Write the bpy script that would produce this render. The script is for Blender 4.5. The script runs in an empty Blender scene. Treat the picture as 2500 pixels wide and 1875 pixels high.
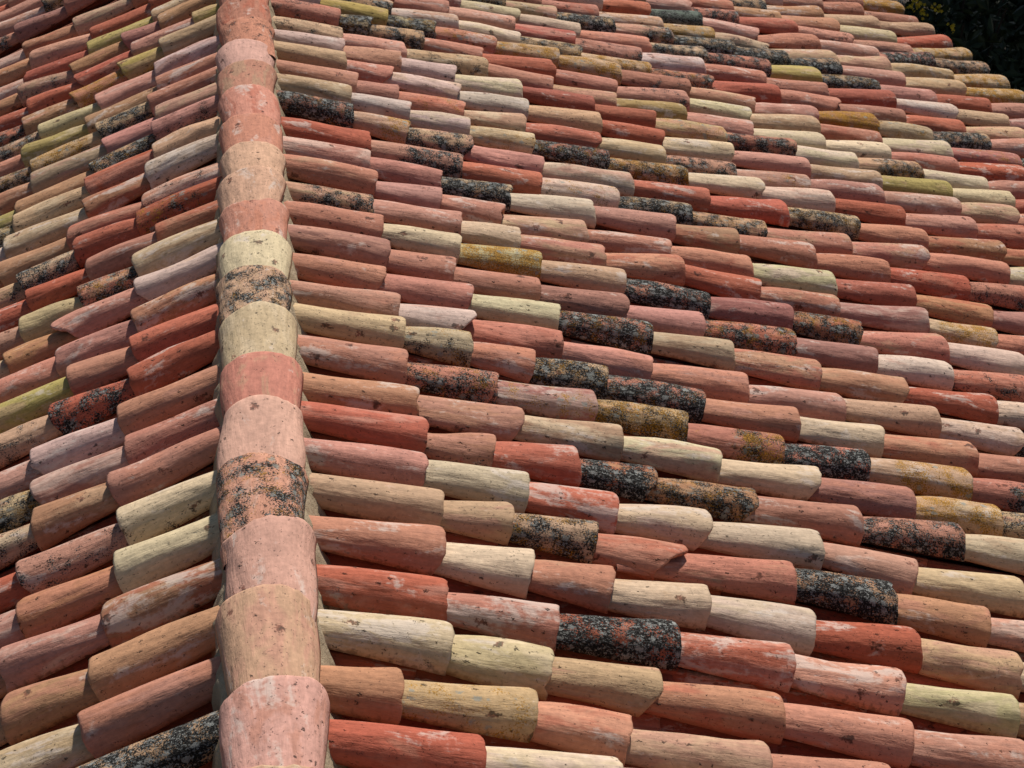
import bpy, math, random
import numpy as np
from mathutils import Matrix, Vector

# ---------------------------------------------------------------- camera, world, sun, exposure
rng = np.random.default_rng(7)
random.seed(7)
scene = bpy.context.scene
COL = scene.collection
RIDGE_Z = 5.2                       # height of the ridge line over the ground
U = 0.225                           # metres per fitted unit
F_PX, PITCH, YAW, ROLL, SLOPE, CAM_X, CAM_Z = (5275.32, 0.462515, 0.085554, -0.091998, 0.374333, 1.04686 * U, 11.3844 * U)

fw = Vector((math.sin(YAW) * math.cos(PITCH), math.cos(YAW) * math.cos(PITCH), -math.sin(PITCH)))
r0 = Vector((math.cos(YAW), -math.sin(YAW), 0)); u0 = r0.cross(fw)
cr = math.cos(ROLL) * r0 + math.sin(ROLL) * u0
cu = -math.sin(ROLL) * r0 + math.cos(ROLL) * u0
cam_d = bpy.data.cameras.new('camera'); cam = bpy.data.objects.new('camera', cam_d); COL.objects.link(cam)
cam_d.sensor_width = 36.0; cam_d.lens = F_PX * 36.0 / 2500.0
cam_d.clip_start = 0.05; cam_d.clip_end = 3000
CAM = Vector((CAM_X, 0, CAM_Z + RIDGE_Z))
cam.matrix_world = Matrix.Translation(CAM) @ Matrix((cr, cu, -fw)).transposed().to_4x4()
cam_d.dof.use_dof = True; cam_d.dof.focus_distance = 6.2; cam_d.dof.aperture_fstop = 20
scene.camera = cam

SUN_AZ, SUN_EL = math.radians(26), math.radians(49)      # azimuth from +Y towards +X
w = bpy.data.worlds.new('World'); scene.world = w; w.use_nodes = True
nt = w.node_tree; nt.nodes.clear()
sky = nt.nodes.new('ShaderNodeTexSky'); sky.sky_type = 'NISHITA'; sky.sun_disc = False
sky.sun_elevation = SUN_EL; sky.sun_rotation = SUN_AZ
bg = nt.nodes.new('ShaderNodeBackground'); bg.inputs[1].default_value = 0.06
wo = nt.nodes.new('ShaderNodeOutputWorld')
nt.links.new(sky.outputs[0], bg.inputs[0]); nt.links.new(bg.outputs[0], wo.inputs[0])
sun_d = bpy.data.lights.new('sun', 'SUN'); sun_d.energy = 4.6; sun_d.angle = math.radians(2.5); sun_d.color = (1.0, 0.95, 0.89)
sun = bpy.data.objects.new('sun', sun_d); COL.objects.link(sun)
sd = Vector((math.sin(SUN_AZ) * math.cos(SUN_EL), math.cos(SUN_AZ) * math.cos(SUN_EL), math.sin(SUN_EL)))
sun.rotation_euler = sd.to_track_quat('Z', 'Y').to_euler(); sun.location = sd * 40
vs = scene.view_settings
vs.view_transform = 'Standard'; vs.look = 'None'; vs.exposure = 0.03; vs.gamma = 1.0; vs.use_curve_mapping = False

scene.cycles.max_bounces = 4; scene.cycles.diffuse_bounces = 2; scene.cycles.glossy_bounces = 2

# ---------------------------------------------------------------- node helpers
class NT:
    dim = '3D'
    def __init__(self, name):
        self.m = bpy.data.materials.new(name); self.m.use_nodes = True
        self.t = self.m.node_tree; self.t.nodes.clear()
    def n(self, kind, **kw):
        nd = self.t.nodes.new(kind)
        for k, v in kw.items(): setattr(nd, k, v)
        return nd
    def put(self, sock, v):
        if isinstance(v, (int, float)): sock.default_value = v
        elif isinstance(v, (tuple, list)): sock.default_value = tuple(v) + ((1,) if len(v) == 3 and sock.type == 'RGBA' else ())
        else: self.t.links.new(v, sock)
    def math(self, op, a, b=0.0, c=0.0, clamp=False):
        nd = self.n('ShaderNodeMath', operation=op, use_clamp=clamp)
        for i, x in enumerate((a, b, c)): self.put(nd.inputs[i], x)
        return nd.outputs[0]
    def vmath(self, op, a, b=(0, 0, 0)):
        nd = self.n('ShaderNodeVectorMath', operation=op)
        self.put(nd.inputs[0], a); self.put(nd.inputs[1], b)
        return nd.outputs[0]
    def step(self, x, lo, hi, smooth=True):
        nd = self.n('ShaderNodeMapRange', interpolation_type='SMOOTHSTEP' if smooth else 'LINEAR')
        self.put(nd.inputs[0], x); self.put(nd.inputs[1], lo); self.put(nd.inputs[2], hi)
        return nd.outputs[0]
    def mix(self, f, a, b, blend='MIX'):
        nd = self.n('ShaderNodeMix', data_type='RGBA', blend_type=blend)
        self.put(nd.inputs[0], f); self.put(nd.inputs[6], a); self.put(nd.inputs[7], b)
        return nd.outputs[2]
    def noise(self, vec, scale, detail=3, rough=.55, col=False, dist=0.0):
        nd = self.n('ShaderNodeTexNoise', noise_dimensions=self.dim); self.put(nd.inputs['Vector'], vec)
        nd.inputs['Scale'].default_value = scale; nd.inputs['Detail'].default_value = detail
        nd.inputs['Roughness'].default_value = rough; nd.inputs['Distortion'].default_value = dist
        return nd.outputs['Color' if col else 'Fac']
    def voro(self, vec, scale, rnd=1.0):
        nd = self.n('ShaderNodeTexVoronoi', voronoi_dimensions=self.dim); self.put(nd.inputs['Vector'], vec)
        nd.inputs['Scale'].default_value = scale; nd.inputs['Randomness'].default_value = rnd
        return nd.outputs['Distance'], nd.outputs['Color']
    def attr(self, name, out='Vector'):
        nd = self.n('ShaderNodeAttribute', attribute_name=name); return nd.outputs[out]
    def sep(self, v):
        nd = self.n('ShaderNodeSeparateXYZ'); self.put(nd.inputs[0], v); return nd.outputs
    def finish(self, color, rough=.9, height=None, dist=.002, strength=1.0, spec=.2, normal=None):
        b = self.n('ShaderNodeBsdfPrincipled'); o = self.n('ShaderNodeOutputMaterial')
        self.put(b.inputs['Base Color'], color); self.put(b.inputs['Roughness'], rough)
        b.inputs['Specular IOR Level'].default_value = spec
        if height is not None:
            bp = self.n('ShaderNodeBump'); bp.inputs['Strength'].default_value = strength; bp.inputs['Distance'].default_value = dist
            self.put(bp.inputs['Height'], height); self.t.links.new(bp.outputs[0], b.inputs['Normal'])
        self.t.links.new(b.outputs[0], o.inputs[0]); return self.m

def clay_material(name, lichen):
    """hand made clay tile: streaks along the tile, blotches, pits, bloom, and lichen by the amounts stored on each tile"""
    N = NT(name); N.dim = '2D'
    tc = N.attr('tc'); par = N.sep(N.attr('par')); lich = N.sep(N.attr('lich')); rnd = N.sep(N.attr('rnd'))
    along, arc = par[0], par[1]
    tint = N.attr('tint', 'Color'); tint2 = N.attr('tint2', 'Color')
    def scaled(col, f):
        nd = N.n('ShaderNodeVectorMath', operation='SCALE'); N.put(nd.inputs[0], col); N.put(nd.inputs['Scale'], f); return nd.outputs[0]
    lng = N.vmath('MULTIPLY', tc, (0.14, 1, 1))                      # stretched along the tile
    streak = N.noise(lng, 85, 4, .68, dist=.25)
    broad = N.sep(N.noise(N.vmath('MULTIPLY', tc, (.35, 1, 1)), 17, 4, .6, col=True, dist=.4))
    mid = N.noise(tc, 55, 3, .64)
    # two clay tones
    f = N.step(broad[0], N.math('MULTIPLY_ADD', rnd[0], .22, .36), N.math('MULTIPLY_ADD', rnd[0], .22, .56))
    col = N.mix(N.math('MULTIPLY', f, .62), tint, tint2)
    val = N.math('ADD', N.math('MULTIPLY_ADD', streak, .60, .70), N.math('MULTIPLY_ADD', mid, .56, -.28))
    col = scaled(col, val)
    # pale bloom, thin everywhere and strong on some tiles
    wthr = N.math('MULTIPLY_ADD', lich[2], -.26, .66)
    wm = N.math('MULTIPLY', N.step(N.math('ADD', broad[1], N.math('MULTIPLY_ADD', mid, .3, -.15)), wthr, N.math('ADD', wthr, .16)), .6)
    col = N.mix(wm, col, (.62, .525, .445))
    # brown dirt along the flanks
    gm = N.step(N.math('ADD', N.math('ABSOLUTE', arc), N.math('MULTIPLY_ADD', mid, .9, -.45)), .84, 1.1)
    col = N.mix(N.math('MULTIPLY', gm, N.math('MULTIPLY_ADD', rnd[1], .5, .2)), col, (.09, .055, .032))
    # pits and specks
    wob = N.vmath('ADD', N.vmath('MULTIPLY', tc, (.8, 1.1, 1)), scaled(N.noise(tc, 130, 2, .6, col=True), .016))
    d1, c1 = N.voro(wob, 44); cs = N.sep(c1)
    p1 = N.math('MULTIPLY', N.step(d1, N.math('MULTIPLY_ADD', N.math('MULTIPLY', cs[1], cs[1]), .26, .06), N.math('MULTIPLY', cs[1], .06)), N.math('GREATER_THAN', cs[0], N.math('MULTIPLY_ADD', rnd[2], .18, .82)))
    d2, c2 = N.voro(wob, 150); c2s = N.sep(c2)
    p2 = N.math('MULTIPLY', N.step(d2, .36, .14), N.math('GREATER_THAN', c2s[0], N.math('MULTIPLY_ADD', rnd[1], .14, .86)))
    pit = N.math('MAXIMUM', p1, N.math('MULTIPLY', p2, .85))
    dark = N.mix(.6, scaled(col, .16), (.035, .02, .014))
    col = N.mix(N.math('MULTIPLY', pit, .85), col, dark)
    d3, c3 = N.voro(N.vmath('ADD', wob, (3.1, 7.7, 0)), 12); c3s = N.sep(c3)
    sp = N.math('MULTIPLY', N.step(N.math('ADD', d3, N.math('MULTIPLY_ADD', mid, .55, -.27)), .17, .09), N.math('GREATER_THAN', c3s[0], .9))
    col = N.mix(N.math('MULTIPLY', sp, .8), col, N.mix(N.step(mid, .35, .6), dark, (.26, .09, .055)))
    h = N.math('ADD', N.math('MULTIPLY', streak, .62), N.math('MULTIPLY', mid, .42))
    h = N.math('ADD', h, N.math('MULTIPLY', N.noise(N.vmath('MULTIPLY', tc, (.4, 1, 1)), 21, 1, .5), 2.2))
    h = N.math('ADD', h, N.math('MULTIPLY', p1, -.9))
    if not lichen:
        return N.finish(col, .85, h, .0028, 1.0, spec=.25)
    # black crust, thickest towards the weather end
    lstart = N.step(along, N.math('MULTIPLY_ADD', rnd[2], .75, -.35), N.math('MULTIPLY_ADD', rnd[2], .75, -.15))
    cg = N.sep(N.noise(tc, 18, 3, .6, col=True)); kk = N.sep(N.noise(tc, 190, 3, .8, col=True)); kf = kk[0]
    kv = N.math('ADD', N.math('MULTIPLY', cg[0], .47), N.math('MULTIPLY', kf, .53))
    kv = N.math('ADD', kv, N.math('MULTIPLY_ADD', lstart, .16, -.16))
    kv = N.math('ADD', kv, N.math('MULTIPLY', N.step(N.math('MULTIPLY', arc, -1.0), 0.0, .9), .05))
    kt = N.math('MULTIPLY_ADD', lich[0], -.30, .735)
    km = N.step(kv, kt, N.math('ADD', kt, .028))
    kcol = N.mix(N.step(kk[1], .52, .72), (.016, .015, .013), (.19, .18, .165))
    d4, c4 = N.voro(wob, 120); c4s = N.sep(c4)
    ros = N.math('MULTIPLY', N.step(N.math('ADD', d4, N.math('MULTIPLY_ADD', kk[1], .6, -.3)), .36, .20), N.math('GREATER_THAN', c4s[0], .30))
    d5, c5 = N.voro(N.vmath('ADD', wob, (5.1, 2.7, 0)), 36); c5s = N.sep(c5)
    ros2 = N.math('MULTIPLY', N.step(N.math('ADD', d5, N.math('MULTIPLY_ADD', kf, .7, -.35)), .36, .24), N.math('GREATER_THAN', c5s[0], .64))
    ros = N.math('MAXIMUM', N.math('MULTIPLY', ros, .8), N.math('MULTIPLY', ros2, .9))
    rosc = N.mix(c4s[1], (.26, .26, .24), (.46, .47, .43))
    kcol = N.mix(ros, kcol, rosc)
    col = N.mix(km, col, kcol)
    # mustard lichen
    gv = N.math('ADD', N.math('MULTIPLY', cg[1], .42), N.math('MULTIPLY', kk[2], .58))
    gv = N.math('ADD', gv, N.math('MULTIPLY_ADD', lstart, .12, -.12))
    gt = N.math('MULTIPLY_ADD', lich[1], -.285, .715)
    gmk = N.step(gv, gt, N.math('ADD', gt, .05))
    gcol = N.mix(N.step(kk[1], .36, .62), (.13, .066, .012), (.52, .255, .028))
    col = N.mix(N.math('MULTIPLY', gmk, .9), col, gcol)
    g2 = N.math('MULTIPLY', N.math('MULTIPLY', ros2, N.step(lich[1], .3, .6)), N.math('MULTIPLY', N.step(cg[2], .48, .6), lstart))
    col = N.mix(N.math('MULTIPLY', g2, .8), col, (.27, .28, .24))
    h = N.math('ADD', h, N.math('MULTIPLY', km, N.math('MULTIPLY_ADD', kf, 1.6, -.3)))
    return N.finish(col, .92, h, .0036, 1.0, spec=.15)

def mortar_material():
    N = NT('sand_mortar'); o = N.n('ShaderNodeTexCoord').outputs['Object']
    a = N.noise(o, 9, 5, .6); b = N.noise(o, 90, 4, .65); c = N.noise(o, 420, 2, .6)
    col = N.mix(N.step(a, .35, .65), (.31, .235, .145), (.41, .32, .21))
    col = N.mix(N.step(b, .60, .76), col, (.15, .12, .08)); col = N.mix(N.step(c, .62, .75), col, (.45, .40, .30))
    h = N.math('ADD', N.math('MULTIPLY', b, 1.0), N.math('MULTIPLY', c, .4))
    return N.finish(col, .95, h, .005)
def plain_noise(name, c1, c2, scale=6, dist=.01, rough=.9, detail=5):
    N = NT(name); o = N.n('ShaderNodeTexCoord').outputs['Object']
    a = N.noise(o, scale, detail, .62); b = N.noise(o, scale * 9, 3, .6)
    col = N.mix(N.step(N.math('MULTIPLY_ADD', b, .4, N.math('MULTIPLY', a, .6)), .36, .64), c1, c2)
    return N.finish(col, rough, N.math('ADD', a, N.math('MULTIPLY', b, .5)), dist)
CLAY = clay_material('weathered_clay', False); LICHEN = clay_material('lichened_clay', True); MORTAR = mortar_material()
DECK = plain_noise('roof_boarding', (.05, .03, .02), (.09, .05, .035))
RENDER = plain_noise('lime_render', (.42, .36, .27), (.52, .46, .36))
EARTH = plain_noise('dry_earth', (.035, .028, .02), (.07, .055, .038), 1.5, .05)

# ---------------------------------------------------------------- object helpers
def link(name, me, mat, parent=None, mw=None):
    o = bpy.data.objects.new(name, me); COL.objects.link(o)
    if mat and not me.materials: me.materials.append(mat)
    o.parent = parent
    if mw is not None: o.matrix_world = mw; o.matrix_local = mw
    return o
def mesh_of(name, V, F, smooth=True):
    me = bpy.data.meshes.new(name); me.from_pydata(V, [], F)
    if smooth: me.polygons.foreach_set('use_smooth', [True] * len(me.polygons))
    me.update(); return me
def empty(name, loc=(0, 0, 0)):
    o = bpy.data.objects.new(name, None); o.location = loc; COL.objects.link(o); return o
def tag(o, label=None, cat=None, group=None, kind=None):
    for k, v in (('label', label), ('category', cat), ('group', group), ('kind', kind)):
        if v: o[k] = v
    return o

# ---------------------------------------------------------------- clay tile generator
PAL = {'R': (.42, .118, .066), 'S': (.48, .205, .13), 'P': (.50, .24, .17), 'M': (.36, .16, .12), 'T': (.49, .315, .185),
       'C': (.59, .455, .29), 'Y': (.52, .415, .235), 'Y1': (.53, .405, .215), 'Y2': (.41, .30, .10), 'W': (.59, .43, .34), 'L': (.57, .33, .23),
       'O': (.42, .21, .11), 'G': (.17, .20, .16), 'N': (.26, .075, .045)}
NEIGH = {'R': 'RSRPR', 'S': 'SPTRP', 'P': 'PWSMW', 'M': 'MPSW', 'T': 'TCPCP', 'C': 'CTWCP', 'Y': 'TCY', 'W': 'WPTC', 'O': 'OTSRT', 'L': 'LTLS', 'G': 'GG', 'N': 'NR'}
def decode(code):
    b = code[0]; key = code[:2] if code[:2] in PAL else b
    k = g = wv = 0.0; chip = 'c' in code[1:]
    for i, ch in enumerate(code):
        if ch == 'k': k = (.0, .48, .74, .95)[int(code[i + 1])]
        if ch == 'g': g = (.0, .55, .78, .96)[int(code[i + 1])]
        if ch == 'w' and i: wv = .8
    return b, key, k, g, wv, chip

def tile_arrays(Lt, exp, code, na=16, nr=11, rw=.080, rn=.054, hw=.080, hn=.066, th=.014, drop=.034, side=1, concave=False, rough=1.0):
    """one half-round tapered tile: x along (0 at the wide lower end), y across, z up (0 = crest at the wide end)"""
    b, key, k, g, wv, chip = decode(code)
    t = np.array([0, .14, .28, .4, .52, .64, .76, .87, .945, .982, 1.0]) if nr == 11 else np.array([0, .35, .7, .97, 1.0])
    nr = len(t)
    phi = np.linspace(-math.pi / 2, math.pi / 2, na + 1)
    sc = 1 + rng.normal(0, .025)
    rx = (rn + (rw - rn) * t) * sc
    grad = drop / max(exp, .15)
    bow = abs(rng.normal(.003, .003))
    zc = -(1 - t) * Lt * grad + bow * np.sin(math.pi * t ** .9)
    zb = -(hw) + (1 - t) * .004
    tw = rng.normal(0, .03)                                # slight roll of the section
    ph = rng.uniform(0, 6.28, 6); am = rng.normal(0, .0013, 6) * min(rough, 1.7)
    edge = np.array([t_ > .9 for t_ in t])
    T, PH = np.meshgrid(t, phi, indexing='ij')
    wob = am[0] * np.sin(3 * PH + ph[0] + 2 * T) + am[1] * np.sin(5 * T + ph[1]) + am[2] * np.sin(7 * T + 2 * PH + ph[2]) \
        + am[3] * np.sin(2 * PH - 4 * T + ph[3]) + am[4] * np.sin(11 * T + 3 * PH + ph[4]) * .6
    power = rng.uniform(.86, 1.02)
    def shell(off, wobs):
        R_ = np.maximum(rx[:, None] - off, .01); cp = np.cos(PH); sp = np.sin(PH)
        y = R_ * np.sign(sp) * np.abs(sp) ** power
        z = zb[:, None] + (np.maximum(zc - zb, .02)[:, None] - off) * np.abs(cp) ** power
        return y + wobs * np.sin(PH), z + wobs * np.cos(PH)
    rnd_off = np.where(T > .999, .0024, np.where(T > .975, .0004, 0.0))
    yo, zo = shell(rnd_off, wob); yi, zi = shell(th, wob * .7)
    # uneven lower rim, sometimes a broken corner towards one flank
    ro = .0022 * np.sin(2.1 * phi + ph[0]) + .0016 * np.sin(5 * phi + ph[1]) + rng.normal(0, .0011, na + 1) + rng.normal(0, .02) * phi * .12
    ro = ro * rough
    if chip:
        x_ = np.clip((-phi * side - rng.uniform(.05, .35)) / 1.2, 0, 1) ** .8; ro = ro - x_ * rng.uniform(.06, .09) - .004 * np.sin(9 * phi) * (x_ > 0)
    elif rng.random() < .22:
        c0 = rng.uniform(-1.2, 1.2); ro = ro - rng.uniform(.006, .018) * np.exp(-((phi - c0) / .16) ** 2)
    elif rng.random() < .10:
        x_ = np.clip((-phi * side - .7) / .9, 0, 1); ro = ro - x_ * rng.uniform(.02, .05)
    X = -(1 - T) * Lt + ro[None, :] * np.clip((T - .45) / .55, 0, 1) ** 2
    bend = rng.normal(0, .003) * np.sin(math.pi * T)
    if concave:
        zo, zi = -zo, -zi
    P = np.concatenate([np.stack([X, yo + bend, zo], -1), np.stack([X, yi + bend, zi], -1)[:, ::-1]], 1)   # closed loops
    m = 2 * (na + 1)
    ct, st = math.cos(tw), math.sin(tw)
    y, z = P[..., 1].copy(), P[..., 2] + hw
    P[..., 1] = y * ct - z * st; P[..., 2] = y * st + z * ct - hw
    idx = np.arange(nr * m).reshape(nr, m)
    a_, b_ = idx[:-1], idx[1:]
    q = np.stack([a_, np.roll(a_, -1, 1), np.roll(b_, -1, 1), b_], -1).reshape(-1, 4)
    e = idx[-1]; cap = np.stack([e[:na], e[1:na + 1], e[m - 2 - np.arange(na)], e[m - 1 - np.arange(na)]], -1)
    F = np.concatenate([q, cap])
    if concave: F = F[:, ::-1]
    V = P.reshape(-1, 3)
    Tm = np.concatenate([T, T[:, ::-1]], 1).reshape(-1); A = (np.concatenate([PH, PH[:, ::-1]], 1).reshape(-1)) / (math.pi / 2)
    off = rng.uniform(-40, 40, 3)
    tcv = np.stack([V[:, 0], A * rw * 1.47, np.zeros(len(V))], -1) + off
    tcv[:, 2] += V[:, 2] * .15
    n = len(V)
    bri = rng.normal(1, .07); c1 = np.array(PAL[key]) * bri * (1 + rng.normal(0, .035, 3))
    c2k = random.choice(NEIGH[b]); c2 = np.array(PAL[c2k]) * rng.normal(1, .07)
    if c2k == b: c2 = c1 * rng.choice([.82, 1.2])
    if wv == 0: wv = max(0, rng.normal(.2, .22)) * (.4 if k > .3 else 1)
    if rough > 1: wv = min(wv, .3)
    if k > .5 and g == 0 and rng.random() < .55: g = rng.uniform(.3, .6)
    if k == 0 and rng.random() < .35: k = rng.uniform(.05, .22)
    at = {'tc': tcv, 'par': np.stack([np.clip((V[:, 0] + exp) / exp, -1, 1.2), A * side, np.zeros(n)], -1),
          'lich': np.tile((k, g, wv), (n, 1)), 'rnd': np.tile(rng.random(3) * (1, 1, .35 if k > .8 or g > .8 else (1.0 if rng.random() < .5 else .3)), (n, 1)),
          'tint': np.tile(c1, (n, 1)), 'tint2': np.tile(c2, (n, 1))}
    at['lc'] = np.full(len(F), 1 if (k > 0 or g > 0) else 0)
    return V, F, at

def tile_mesh(name, V, F, at):
    me = bpy.data.meshes.new(name); me.vertices.add(len(V)); me.loops.add(F.size); me.polygons.add(len(F))
    me.vertices.foreach_set('co', np.ascontiguousarray(V, np.float32).ravel())
    me.loops.foreach_set('vertex_index', np.ascontiguousarray(F, np.int32).ravel())
    me.polygons.foreach_set('loop_start', np.arange(0, F.size, 4, dtype=np.int32))
    me.polygons.foreach_set('use_smooth', np.ones(len(F), bool))
    at = dict(at); lc = at.pop('lc')
    for kname, arr in at.items():
        d = me.attributes.new(kname, 'FLOAT_VECTOR', 'POINT'); d.data.foreach_set('vector', np.ascontiguousarray(arr, np.float32).ravel())
    me.materials.append(CLAY); me.materials.append(LICHEN); me.polygons.foreach_set('material_index', lc.astype(np.int32)); me.update(calc_edges=True); return me

class Joined:
    """tiles beyond the ones built one by one, kept as real geometry in one mesh"""
    def __init__(s): s.V = []; s.F = []; s.A = []; s.n = 0
    def add(s, V, F, at, M):
        M = np.array(M); s.V.append(V @ M[:3, :3].T + M[:3, 3]); s.F.append(F + s.n); s.A.append(at); s.n += len(V)
    def build(s, name, parent):
        if not s.V: return
        at = {k: np.concatenate([a[k] for a in s.A]) for k in s.A[0]}
        return tag(link(name, tile_mesh(name, np.concatenate(s.V), np.concatenate(s.F), at), CLAY, parent), kind='stuff')

CA, SA = math.cos(SLOPE), math.sin(SLOPE)
def frame(side):
    ax = Vector((side * CA, 0, -SA)); n = Vector((side * SA, 0, CA)); return ax, n
def pt(side, s, v, h=0.0):
    ax, n = frame(side); return Vector((0, v, RIDGE_Z)) + ax * s + n * h
def project(p):
    d = Vector(p) - CAM; z = d.dot(fw)
    return 1250 + F_PX * d.dot(cr) / z, 937.5 - F_PX * d.dot(cu) / z, z

# lower ends of the cover tiles, row by row from near to far: distance down the slope, distance along the ridge, look
RIGHT = """0.468,3.792,R;0.779,3.797,C
0.301,3.989,O;0.612,4.000,Tg1;0.838,3.973,S;1.167,3.958,T
0.439,4.227,Cw;0.683,4.206,Y1;0.952,4.201,T;1.263,4.195,O;1.597,4.180,S
0.449,4.434,R;0.734,4.417,Sw;1.044,4.442,Rk3;1.352,4.440,Rw;1.647,4.416,Pw;1.965,4.404,Y1
0.466,4.681,S;0.704,4.672,C;0.916,4.656,S;1.178,4.671,C;1.469,4.641,C;1.765,4.654,R;2.063,4.634,T
0.485,4.897,T;0.675,4.906,T;0.912,4.891,Tk2g1;1.165,4.871,Sc;1.475,4.893,S;1.774,4.884,Ok3;2.051,4.861,O
0.459,5.095,P;0.746,5.098,C;0.999,5.076,Rw;1.274,5.091,C;1.616,5.119,C;1.897,5.059,P;2.228,5.071,Y1
0.483,5.319,R;0.680,5.299,S;0.924,5.315,R;1.162,5.308,Ok3;1.464,5.297,Ok2g1;1.791,5.315,S;2.132,5.350,Sk2
0.477,5.504,O;0.787,5.519,S;1.093,5.528,T;1.400,5.522,C;1.728,5.543,C;2.039,5.544,M;2.339,5.562,Tg2
0.463,5.750,S;0.743,5.736,Sk2g1;1.047,5.738,Mg1;1.343,5.732,Tk2g2;1.658,5.726,Sk2g2;1.948,5.751,Sk3;2.310,5.775,Tg2
0.479,6.001,Y1;0.691,5.992,Tk1g1;0.893,5.977,S;1.132,5.967,Tk3g1;1.449,5.949,Sk3;1.772,5.967,S;2.068,5.976,C;2.405,6.002,S
0.474,6.164,P;0.723,6.173,Wc;1.013,6.166,S;1.309,6.133,P;1.640,6.156,S;1.993,6.197,P;2.343,6.223,T;2.666,6.228,C
0.450,6.403,S;0.741,6.409,S;1.041,6.405,C;1.360,6.410,Sk3;1.656,6.422,T;1.975,6.433,S;2.304,6.446,O;2.648,6.470,R
0.478,6.628,P;0.706,6.605,S;0.997,6.599,S;1.311,6.621,M;1.594,6.630,P;1.941,6.662,Sk2;2.257,6.668,M;2.549,6.693,W
0.472,6.843,S;0.745,6.830,C;1.038,6.858,Yg3;1.351,6.869,T;1.668,6.850,Sk3;1.990,6.897,M;2.263,6.881,Ok2g1;2.614,6.955,S;2.943,6.967,W
0.457,7.056,Tk2;0.774,7.059,P;0.995,7.057,C;1.313,7.067,S;1.620,7.151,S;1.925,7.105,R;2.243,7.131,S;2.624,7.202,M;2.911,7.170,Tg2
0.483,7.290,S;0.726,7.282,P;0.957,7.237,S;1.277,7.292,T;1.614,7.311,S;1.942,7.338,S;2.293,7.381,C;2.644,7.436,R;2.986,7.438,O
0.476,7.514,P;0.747,7.489,P;1.020,7.494,Tk3;1.348,7.550,W;1.683,7.581,P;1.951,7.604,O;2.278,7.641,S;2.616,7.690,S;2.980,7.717,R
0.491,7.719,R;0.853,7.724,Pk2;1.168,7.721,R;1.478,7.748,Wg1;1.799,7.805,Tk3;2.120,7.803,Tk2g1;2.495,7.871,S;2.872,7.966,S;3.264,8.028,S
0.443,8.026,Mk3;0.669,7.990,Tg2;0.920,7.980,Tk2;1.210,7.946,P;1.587,8.005,C;1.925,8.033,R;2.282,8.120,R;2.627,8.167,Tk2g1;2.946,8.193,S;3.344,8.297,O
0.447,8.247,T;0.693,8.221,W;0.939,8.214,W;1.212,8.224,Tg1;1.531,8.222,Sk3;1.878,8.275,Tk2g2;2.242,8.364,C;2.580,8.431,W;2.929,8.460,R;3.295,8.559,P
0.487,8.439,S;0.659,8.436,S;0.939,8.403,Sg1;1.198,8.422,T;1.533,8.449,R;1.822,8.482,Y1;2.158,8.513,Pk2;2.510,8.579,Pg1;2.890,8.707,P;3.311,8.811,P
0.452,8.694,T;0.655,8.684,S;0.945,8.648,W;1.244,8.673,W;1.581,8.743,T;1.869,8.707,R;2.202,8.776,C;2.586,8.863,P;2.961,8.950,T;3.339,9.033,Y2;3.697,9.120,C
0.457,8.881,W;0.708,8.907,S;0.949,8.892,W;1.253,8.953,C;1.592,8.966,R;1.884,8.985,R;2.224,9.025,Tg1;2.579,9.103,Sk2;2.903,9.137,C;3.253,9.239,Tk2g1;3.616,9.279,C
0.459,9.073,Tk1;0.737,9.083,P;1.116,9.157,Tk1;1.428,9.124,S;1.726,9.125,T;2.063,9.198,Y2;2.403,9.209,P;2.776,9.310,C;3.140,9.410,C;3.546,9.521,S;3.963,9.658,R
0.466,9.362,Sk1;0.610,9.344,Yk3;0.853,9.343,Tk2;1.125,9.314,S;1.459,9.382,R;1.771,9.352,S;2.128,9.452,Pk1;2.452,9.448,C;2.819,9.575,T;3.166,9.607,S;3.588,9.767,C;4.003,9.854,Mg1
0.703,9.571,Y2;0.931,9.580,Yk3;1.220,9.586,Sg1;1.532,9.633,Tg2;1.836,9.643,Tg2;2.193,9.677,Sk1;2.532,9.655,S;2.869,9.791,P;3.232,9.916,Og3;3.550,9.940,Tg1;3.917,10.096,Tk3
0.733,9.726,Tk2;1.048,9.790,T;1.365,9.774,C;1.668,9.784,Tk2g1;2.021,9.815,Tk1g2;2.353,9.871,Sk2;2.723,10.000,R;3.082,10.052,Sc;3.460,10.146,S;3.831,10.257,R;4.251,10.423,T
1.036,9.990,S;1.361,10.006,P;1.673,10.019,R;2.019,10.051,Pk1;2.365,10.158,W;2.714,10.214,S;3.077,10.303,P;3.504,10.484,R;3.897,10.575,Ww;4.232,10.654,T
1.419,10.214,C;1.731,10.210,C;2.106,10.297,S;2.432,10.389,Tk2;2.799,10.476,Sk2;3.106,10.592,Y2;3.474,10.673,Tk3;3.840,10.772,P;4.200,10.870,R
1.638,10.436,T;1.960,10.523,Tk3;2.288,10.595,Tk2;2.650,10.675,Tk3;2.977,10.765,Tk3;3.313,10.902,Tk3;3.724,10.980,P;4.135,11.143,T;4.576,11.314,Tg3
1.902,10.684,R;2.268,10.780,T;2.582,10.874,Tg2;2.902,10.847,Tk1;3.332,11.068,T;3.706,11.226,T;4.151,11.390,Tg1;4.570,11.602,Tg2
2.256,11.045,R;2.572,11.147,Gk2;2.907,11.118,P;3.301,11.339,S;3.695,11.426,P;4.117,11.663,Pk3;4.517,11.800,Tk2g1
2.840,11.397,Sk2;3.221,11.546,R;3.604,11.625,Pk1;4.016,11.754,P;4.479,12.050,Tk1g2
2.865,11.636,S;3.175,11.690,O;3.568,11.854,S;3.978,11.972,Y1;4.424,12.277,R
3.127,11.869,Tk2;3.526,12.073,O;3.956,12.283,T;4.377,12.467,T
3.918,12.502,S;4.329,12.607,S
4.308,12.904,Tg3"""
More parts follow.
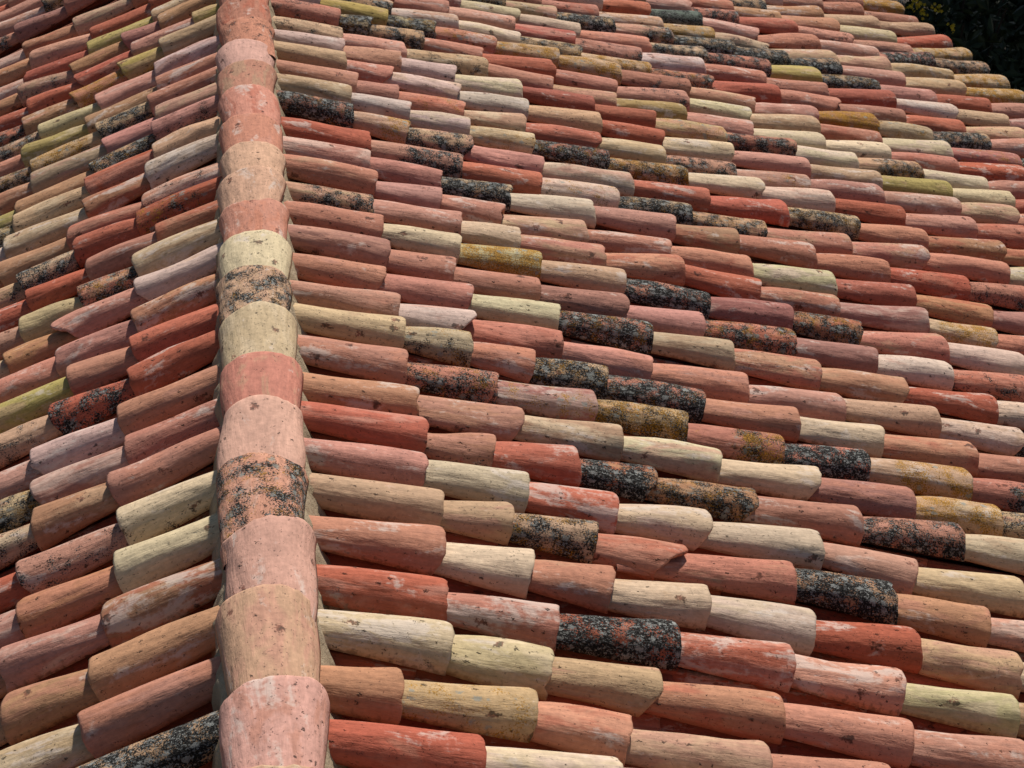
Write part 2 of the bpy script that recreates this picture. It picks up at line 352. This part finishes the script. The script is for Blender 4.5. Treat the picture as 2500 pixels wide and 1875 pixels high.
LEFT = """0.500,3.888,Tk3;0.80,3.885,S
0.483,4.098,S;0.770,4.105,T
0.477,4.316,O;0.707,4.333,O
0.450,4.538,Ow;0.739,4.558,P
0.429,4.766,C;0.710,4.774,O
0.422,4.976,C;0.725,4.973,Pk1
0.463,5.220,S;0.702,5.230,O
0.428,5.413,S;0.720,5.418,P
0.452,5.613,S;0.741,5.630,W
0.429,5.859,R;0.693,5.874,Rk2
0.428,6.076,R;0.648,6.086,S
0.426,6.263,O;0.706,6.281,P
0.426,6.522,W;0.737,6.519,Pc;0.916,6.489,O
0.437,6.731,T;0.651,6.713,Sk2g1;0.876,6.732,Y1
0.360,6.926,S;0.633,6.938,S;0.864,6.934,R
0.445,7.140,Rk1g1;0.687,7.185,R;0.923,7.139,Tk2
0.424,7.302,Pk1;0.731,7.357,S
0.418,7.587,Ww;0.679,7.558,O;1.018,7.600,T
0.396,7.802,T;0.685,7.784,R;0.997,7.792,T
0.400,8.036,Pk1;0.673,7.942,Tk3;0.997,7.938,O
0.393,8.202,T;0.631,8.175,P;0.951,8.185,T
0.436,8.444,S;0.671,8.410,Tk2;0.974,8.384,Tk1g2
0.401,8.595,S;0.732,8.579,O;1.025,8.616,Y2
0.415,8.817,W;0.693,8.798,P;0.967,8.817,Y1
0.394,9.142,T;0.596,9.104,Y2;0.829,9.040,Og2;1.067,9.040,O
0.235,9.290,Y2;0.539,9.296,P;0.822,9.268,R;1.063,9.282,R
0.412,9.553,O;0.598,9.540,M;0.862,9.484,O;1.122,9.564,Tk1
0.445,9.674,T;0.779,9.684,Y2;1.117,9.758,R
0.782,9.945,R;1.108,10.074,P
0.889,10.243,T;1.164,10.295,O
1.263,10.748,M"""

def parse(tb): return [[(float(a), float(b), c) for a, b, c in (q.split(',') for q in row.split(';'))] for row in tb.split('\n')]
POOL_R = 'S S S P P R T T C C W O M Y1 Sk1 Tk2 Sk2 Tg1 Tg2 Tk3'.split()
POOL_L = 'S S R R O O T T P P Y2 W Tk1 Sk2 Tk2g1'.split()
def warp(s, v):                                          # the old slope sags a little between ridge and eave
    q = min(max((v - 5.0) / 4.5, 0), 1); return q * (WB1 * s + WB2 * s * s)
def complete(rows, side, eave, pool, near, far):
    """rows run on, past what the picture shows, to the eave, to the near gable and to the far end"""
    out = []
    for r in rows:
        r = list(r)
        while r[0][0] > .60:
            s = r[0][0] - rng.uniform(.27, .32); s = max(s, .33)
            r.insert(0, (s, r[0][1] + (warp(s, r[0][1]) - warp(r[0][0], r[0][1])) * (side > 0), random.choice(pool)))
        i = 1
        while i < len(r):                                # a tile that could not be read
            if r[i][0] - r[i - 1][0] > .56: r.insert(i, ((r[i][0] + r[i - 1][0]) / 2, (r[i][1] + r[i - 1][1]) / 2, random.choice(pool)))
            else: i += 1
        e = eave(r[-1][1])
        while r[-1][0] < e - .20:
            s = r[-1][0] + rng.uniform(.29, .33)
            if e - s < .13: s = e + rng.normal(0, .015)
            r.append((s, r[-1][1] + (warp(s, r[-1][1]) - warp(r[-1][0], r[-1][1])) * (side > 0), random.choice(pool)))
        out.append(r)
    def make(v):
        r = []; s = rng.uniform(.42, .5)
        while s < eave(v) - .1:
            r.append((s, v + warp(s, v) * (side > 0) + rng.normal(0, .008), random.choice(pool))); s += rng.uniform(.28, .33)
        r.append((eave(v), v + warp(eave(v), v) * (side > 0), random.choice(pool))); return r
    v = out[0][0][1] - .215
    while v > near: out.insert(0, make(v)); v -= .215
    v = out[-1][0][1] + .222
    while v < far: out.append(make(v)); v += .222
    return out
WB1, WB2 = -0.0991, 0.0616
ROWS = {1: complete(parse(RIGHT), 1, lambda v: 4.57 if v < 11.2 else max(4.57 - (v - 11.2) * .155, 4.2), POOL_R, 3.0, 14.2),
        -1: complete(parse(LEFT), -1, lambda v: 3.2, POOL_L, 3.0, 14.2)}

# ---------------------------------------------------------------- the house
house = tag(empty('house'), 'old house under a weathered terracotta barrel tile roof with a mortared ridge', 'house')
Y0, Y1 = 2.75, 14.4
slopes = {}
for side, smax in ((1, 4.40), (-1, 3.2)):
    V = []; 
    for h in (-.175, -.215):
        for s in (0, smax):
            for y in (Y0, Y1): V.append(tuple(pt(side, s, y, h)))
    F = [(0, 1, 3, 2), (4, 6, 7, 5), (0, 2, 6, 4), (1, 5, 7, 3), (2, 3, 7, 6), (0, 4, 5, 1)]
    slopes[side] = link('roof_slope', mesh_of('roof_slope', V, F, False), DECK, house)
def box(name, lo, hi, mat, parent):
    (a, b, c), (d, e, f) = lo, hi
    V = [(x, y, z) for x in (a, d) for y in (b, e) for z in (c, f)]
    return link(name, mesh_of(name, V, [(0, 1, 3, 2), (4, 6, 7, 5), (0, 4, 5, 1), (2, 3, 7, 6), (0, 2, 6, 4), (1, 5, 7, 3)], False), mat, parent)
zr = RIDGE_Z - (4.0 * SA) - .26; zl = RIDGE_Z - 2.85 * SA - .26
box('wall', (4.0 * CA - .35, Y0 + .2, 0), (4.0 * CA - .02, Y1 - .2, zr), RENDER, house)
box('wall', (-2.85 * CA + .02, Y0 + .2, 0), (-2.85 * CA + .35, Y1 - .2, zl), RENDER, house)
for y in (Y0 + .25, Y1 - .55):
    xs = [-2.85 * CA + .37, 0, 4.0 * CA - .37]; zs = [zl - .02, RIDGE_Z - .30, zr - .02]
    zs = [RIDGE_Z - abs(x) * SA / CA - .28 for x in xs]
    prof = [(xs[0], 0), (xs[2], 0), (xs[2], zs[2]), (0, zs[1]), (xs[0], zs[0])]
    V = [(x, y, z) for x, z in prof] + [(x, y + .3, z) for x, z in prof]
    F = [(0, 1, 2, 3, 4), (9, 8, 7, 6, 5)] + [(i, i + 5, (i + 1) % 5 + 5, (i + 1) % 5) for i in range(5)]
    link('gable_wall', mesh_of('gable_wall', V, F, False), RENDER, house)

# cover tiles
cand = []
for side, rows in ROWS.items():
    for ri, r in enumerate(rows):
        for i, (s, v, code) in enumerate(r):
            ps, pv = (r[i - 1][0], r[i - 1][1]) if i else (.05, v - .006)
            exp = s - ps
            x, y, z = project(pt(side, (s + ps) / 2, (v + pv) / 2)); x2, y2, _ = project(pt(side, s, v))
            inside = (-60 < x < 2560 and -25 < y < 1960) or (0 < x2 < 2500 and 0 < y2 < 1875)
            near_f = -900 < x < 3400 and -700 < y < 2600
            cand.append((inside, near_f, exp / z ** 2, side, s, v, ps, pv, exp, code, i > 0 and r[i - 1][2].endswith('c')))
order = sorted([i for i, c in enumerate(cand) if c[0]], key=lambda i: -cand[i][2])
single = set(order[:300])
joined = {1: Joined(), -1: Joined()}
for i, (inside, near_f, size, side, s, v, ps, pv, exp, code, pc) in enumerate(cand):
    ov = (rng.uniform(.075, .10) + (.1 if pc else 0)) if ps > .1 else .0
    p1_ = pt(side, s, v); p0_ = pt(side, ps, pv)
    ax = (p1_ - p0_).normalized(); n = frame(side)[1]; lat = n.cross(ax).normalized(); n = ax.cross(lat)
    M = Matrix((ax, lat, n)).transposed().to_4x4(); M.translation = p1_ + n * rng.normal(0, .003)
    hi = inside or near_f
    V, F, at = tile_arrays(exp + ov, exp, code, na=16 if hi else 8, nr=11 if hi else 5, side=side)
    if i in single: link('roof_tile', tile_mesh('roof_tile', V, F, at), CLAY, slopes[side], M)
    else: joined[side].add(V, F, at, M)
for side in (1, -1): joined[side].build('roof_tiles', slopes[side])

# pan tiles in the channels between the rows of cover tiles
pj = {1: Joined(), -1: Joined()}
for side, rows in ROWS.items():
    for a, b in zip(rows[:-1], rows[1:]):
        sa, va = [q[0] for q in a], [q[1] for q in a]; sb, vb = [q[0] for q in b], [q[1] for q in b]
        e = min(sa[-1], sb[-1]) - .05; s = .40 + rng.uniform(-.05, .1)
        while s < e + .2:
            s_ = min(s, e)
            v1 = (np.interp(s_, sa, va) + np.interp(s_, sb, vb)) / 2; v0 = (np.interp(s_ - .3, sa, va) + np.interp(s_ - .3, sb, vb)) / 2
            p1_ = pt(side, s_, v1, -.136); p0_ = pt(side, max(s_ - .3, 0), v0, -.136)
            ax = (p1_ - p0_).normalized(); n = frame(side)[1]; lat = n.cross(ax).normalized(); n = ax.cross(lat)
            M = Matrix((ax, lat, n)).transposed().to_4x4(); M.translation = p1_
            x, y, z = project(p1_); near_in = -40 < x < 2540 and 900 < y < 1920
            V, F, at = tile_arrays(.40, .31, random.choice('NNNR'), na=8, nr=5, rw=.088, rn=.092, hw=.045, hn=.045, th=.012, drop=-.02, side=side, concave=True)
            if near_in: link('pan_tile', tile_mesh('pan_tile', V, F, at), CLAY, slopes[side], M)
            else: pj[side].add(V, F, at, M)
            s += rng.uniform(.29, .33)
for side in (1, -1): pj[side].build('pan_tiles', slopes[side])

# ridge: a bed of mortar and one row of tiles, each with its wide far end laid over the next
def ridge_x(y): return -.004 + .022 * min(max((y - 3.6) / 5.0, 0), 1)
vy = np.arange(Y0, Y1, .012); prof = [(-.15, -.21), (-.134, -.13), (-.120, -.085), (-.104, -.055), (-.08, -.035), (0, -.018), (.08, -.035), (.099, -.056), (.108, -.085), (.120, -.13), (.15, -.21)]
m = len(prof); base = np.array(prof)
def wave(y, k): return sum(a * np.sin(f * y + p + k * 1.7) for a, f, p in ((.45, 9, .3), (.4, 23, 1.1), (.35, 51, 2.2), (.25, 97, .7)))
V = []
for y in vy:
    for k, (x, z) in enumerate(prof):
        wv_ = float(wave(y, k * .55)) * .012 + rng.normal(0, .0022)
        V.append((ridge_x(y) + x + (wv_ if x > 0 else -wv_) * (abs(x) > .09), y, RIDGE_Z + z + float(wave(y * 1.1 + 4, k)) * .006))
F = [(i * m + k, i * m + k + 1, (i + 1) * m + k + 1, (i + 1) * m + k) for i in range(len(vy) - 1) for k in range(m - 1)]
mortar = link('ridge_mortar', mesh_of('ridge_mortar', V, F), MORTAR, house)
RV = [38.59, 37.28, 36.05, 34.68, 33.22, 31.82, 30.67, 29.37, 28.12, 26.87, 25.63, 24.13, 22.9, 21.45, 20.02, 18.61, 16.98, 15.64]
RC = ['Sk1', 'L', 'S', 'S', 'S', 'L', 'Lw', 'S', 'Cw', 'Lk2', 'Y1', 'S', 'L', 'Pk2g1', 'L', 'T', 'L', 'T']
RV = [64.1, 62.8, 61.5, 60.2, 58.9, 57.6, 56.3, 55, 53.7, 52.4, 51.1, 49.8, 48.5, 47.2, 45.8, 44.4, 42.9, 41.4, 39.95] + RV + [14.3, 13.0]
RC = ['S', 'O', 'P', 'T', 'S', 'P', 'S', 'T', 'O', 'S', 'P', 'T', 'S', 'O', 'S', 'P', 'T', 'S', 'S'] + RC + ['S', 'T']
for i, (v, code) in enumerate(zip(RV, RC)):
    exp = (v - RV[i + 1]) * U if i + 1 < len(RV) else .29
    V, F, at = tile_arrays(exp + .085, exp, code, na=22, nr=11, rw=.117, rn=.09, hw=.09, hn=.07, th=.016, drop=.036, side=1, rough=2.6)
    ax, lat, n = Vector((0, 1, 0)), Vector((-1, 0, 0)), Vector((0, 0, 1))
    M = Matrix.Rotation(rng.normal(0, .02), 4, 'Z') @ Matrix.Rotation(rng.normal(0, .04), 4, 'Y') @ Matrix((ax, lat, n)).transposed().to_4x4()
    M.translation = Vector((ridge_x(v * U) + rng.normal(0, .003), v * U, RIDGE_Z + .045 + rng.normal(0, .002)))
    link('ridge_tile', tile_mesh('ridge_tile', V, F, at), CLAY, mortar, M)

# ---------------------------------------------------------------- ground and what grows beyond the eave, with trees added for shade
g = 400
tag(link('ground', mesh_of('ground', [(-g, -g, 0), (g, -g, 0), (g, g, 0), (-g, g, 0)], [(0, 1, 2, 3)], False), EARTH), 'dry dark earth around the house', 'ground', kind='structure')
def leaf_material(name, c1, c2):
    N = NT(name); o = N.n('ShaderNodeTexCoord').outputs['Object']
    return N.finish(N.mix(N.step(N.noise(o, 5, 3), .35, .65), c1, c2), .6, spec=.3)
LEAF = leaf_material('dark_leaf', (.012, .022, .008), (.028, .042, .014)); LEAF2 = leaf_material('shrub_leaf', (.014, .024, .008), (.034, .046, .014))
BARK = plain_noise('rough_bark', (.03, .02, .014), (.07, .045, .03), 9, .03); STONE = plain_noise('field_stone', (.10, .095, .085), (.20, .18, .155), 7, .02)
PETAL = plain_noise('yellow_petal', (.55, .36, .02), (.70, .50, .04), 30, .001)
def leaves(centers, size, name):
    n = len(centers); d = rng.normal(size=(n, 3)); d /= np.linalg.norm(d, axis=1)[:, None]
    e = np.cross(d, rng.normal(size=(n, 3))); e /= np.linalg.norm(e, axis=1)[:, None]
    sz = size * rng.uniform(.7, 1.3, (n, 1)); nrm = np.cross(d, e) * sz * .15
    V = np.stack([centers - d * sz, centers - e * sz * .42 + nrm, centers + d * sz, centers + e * sz * .42 + nrm], 1).reshape(-1, 3)
    return mesh_of(name, V.tolist(), np.arange(4 * n).reshape(-1, 4).tolist(), False)
def tube(pts, rad, k=9):
    V = []; F = []
    for i, (p, r_) in enumerate(zip(pts, rad)):
        for j in range(k):
            a_ = 2 * math.pi * j / k; V.append((p[0] + r_ * math.cos(a_) * (1 + .12 * math.sin(3 * a_ + i)), p[1] + r_ * math.sin(a_), p[2]))
    for i in range(len(pts) - 1):
        for j in range(k): F.append((i * k + j, i * k + (j + 1) % k, (i + 1) * k + (j + 1) % k, (i + 1) * k + j))
    return V, F
def crown_points(n, c, r_, lobes=26, hollow=.35):
    """leaf positions gathered in clumps through a rounded mass"""
    L = rng.normal(size=(lobes, 3)); L /= np.linalg.norm(L, axis=1)[:, None]; L *= rng.uniform(hollow, .85, (lobes, 1))
    pick = rng.integers(0, lobes, n); P = rng.normal(size=(n, 3)) * .19 + L[pick]
    return np.array(c) + P * np.array(r_)
def tree(label, x, y, h, c, r_, n):
    t = tag(empty('shade_tree', (x, y, 0)), label, 'tree')
    pts = [(0, 0, -.05), (.03, .02, .5), (-.05, .05, 1.4), (.05, -.1, 2.4), ((c[0] - x) * .5, (c[1] - y) * .5, h * .7), (c[0] - x, c[1] - y, h)]
    V, F = tube(pts, [.24, .17, .15, .14, .10, .03])
    for k in range(7):
        a_ = k * .9 + .3; o = len(V); z0 = 2.0 + .28 * k; q = [(0, 0, z0), (math.cos(a_) * 1.0, math.sin(a_) * 1.0, z0 + .7), (math.cos(a_) * 2.2 + (c[0] - x) * .4, math.sin(a_) * 2.2 + (c[1] - y) * .4, z0 + 1.5)]
        v2, f2 = tube(q, [.085, .055, .015], 6); V += v2; F += [tuple(i + o for i in f_) for f_ in f2]
    link('trunk', mesh_of('trunk', V, F), BARK, t)
    link('shade_crown', leaves(crown_points(n, (c[0] - x, c[1] - y, c[2]), r_), .13, 'shade_crown'), LEAF, t); return t  # leaf mass above the view, added to block sun and sky
tree('dark evergreen tree with a stout trunk past the flowering shrubs, unseen crown added for shade', 8.15, 22.0, 6.4, (7.9, 20.2, 6.0), (4.4, 4.2, 2.9), 15000)  # trunk shows in the corner; crown is out of frame, added to darken the shrubs
tree('unseen evergreen tree added to shade the ground along the eave wall', 10.4, 17.0, 5.6, (9.0, 17.3, 5.6), (3.3, 3.6, 2.4), 11000)  # whole tree stands out of frame, added to keep sun off the ground
def shrub(label, x, y, h, r_, n, flowers, group=None):
    t = tag(empty('shrub', (x, y, 0)), label, 'shrub', group)
    V = []; F = []
    for k in range(9):
        a_ = k * .7; o = len(V); v2, f2 = tube([(0, 0, -.03), (math.cos(a_) * r_ * .3, math.sin(a_) * r_ * .3, h * .45), (math.cos(a_) * r_ * .65, math.sin(a_) * r_ * .65, h * .85)], [.03, .02, .008], 5)
        V += v2; F += [tuple(i + o for i in f_) for f_ in f2]
    link('stems', mesh_of('stems', V, F), BARK, t)
    pts = crown_points(n, (0, 0, h * .52), (r_, r_, h * .52), 22, .2); pts[:, 2] = np.abs(pts[:, 2])
    link('foliage', leaves(pts, .07, 'foliage'), LEAF2, t)
    for fx, fy, fz in flowers:
        V = []; F = []
        for k in range(12):                                # a head of small five-petalled blossoms
            c0 = np.array((fx - x, fy - y, fz)) + rng.normal(0, .019, 3); nrm = rng.normal(size=3) + (-.3, -1.0, .8); nrm /= np.linalg.norm(nrm)
            e1 = np.cross(nrm, (0, 0, 1)); e1 /= np.linalg.norm(e1); e2 = np.cross(nrm, e1)
            for q in range(5):
                a0, a1 = q * 1.2566, q * 1.2566 + .9; o = len(V); r1 = .010
                V += [tuple(c0), tuple(c0 + (e1 * math.cos(a0) + e2 * math.sin(a0)) * r1 + nrm * .004), tuple(c0 + (e1 * math.cos((a0 + a1) / 2) + e2 * math.sin((a0 + a1) / 2)) * r1 * 1.35 + nrm * .006), tuple(c0 + (e1 * math.cos(a1) + e2 * math.sin(a1)) * r1 + nrm * .004)]
                F.append((o, o + 1, o + 2, o + 3))
        link('flower_head', mesh_of('flower_head', V, F, False), PETAL, t)
    return t
def along_ray(px, py, dist):
    """a point seen at this place of the photograph, at the distance where the shrub stands"""
    d = (cr * (px - 1250) - cu * (py - 937.5) + fw * F_PX).normalized(); p = CAM + d * dist; return tuple(p)
shrub('dark leafy shrub carrying yellow flower heads in the shade beyond the eave', 5.35, 16.9, 2.75, 1.15, 5200,
      [along_ray(2222, 18, 17.1), along_ray(2243, 12, 17.2), along_ray(2290, 20, 17.0), along_ray(2256, 30, 17.3), along_ray(2327, 70, 16.7)])
shrub('tall dark green shrub without flowers growing by the tree trunk', 7.2, 19.8, 2.2, 1.5, 5200, [])
shrub('low dark shrub growing between the eave and the stone heap', 5.6, 15.0, 1.7, 1.2, 4600, [])
shrub('round dark shrub growing close to the house wall', 4.95, 18.9, 2.3, 1.3, 4200, [])
heap = tag(empty('stone_heap', (5.75, 13.6, 0)), 'heap of rough grey field stones lying in shade below the eave', 'stone heap')
ico = []
for k in range(5):
    V = []; F = []; nu, nv = 7, 5
    for i in range(nv + 1):
        for j in range(nu):
            th_, a_ = math.pi * i / nv, 2 * math.pi * j / nu; rr = 1 + rng.normal(0, .10)
            V.append((rr * math.sin(th_) * math.cos(a_), rr * .8 * math.sin(th_) * math.sin(a_), rr * .62 * math.cos(th_)))
    for i in range(nv):
        for j in range(nu): F.append((i * nu + j, (i + 1) * nu + j, (i + 1) * nu + (j + 1) % nu, i * nu + (j + 1) % nu))
    ico.append(mesh_of('stone', V, F, False))
for k in range(46):
    lay = k // 16; rr = (1.0, .72, .42)[lay]; a_ = k * 2.4
    q = rr * math.sqrt(rng.uniform(.05, 1))
    o = link('stone', ico[k % 5], STONE, heap); sz = rng.uniform(.13, .22)
    o.location = (q * math.cos(a_) * .8, q * math.sin(a_) * 1.3, sz * .5 + lay * .24); o.scale = (sz, sz * rng.uniform(.8, 1.3), sz); o.rotation_euler = tuple(rng.uniform(-.4, .4, 2)) + (rng.uniform(0, 6),)
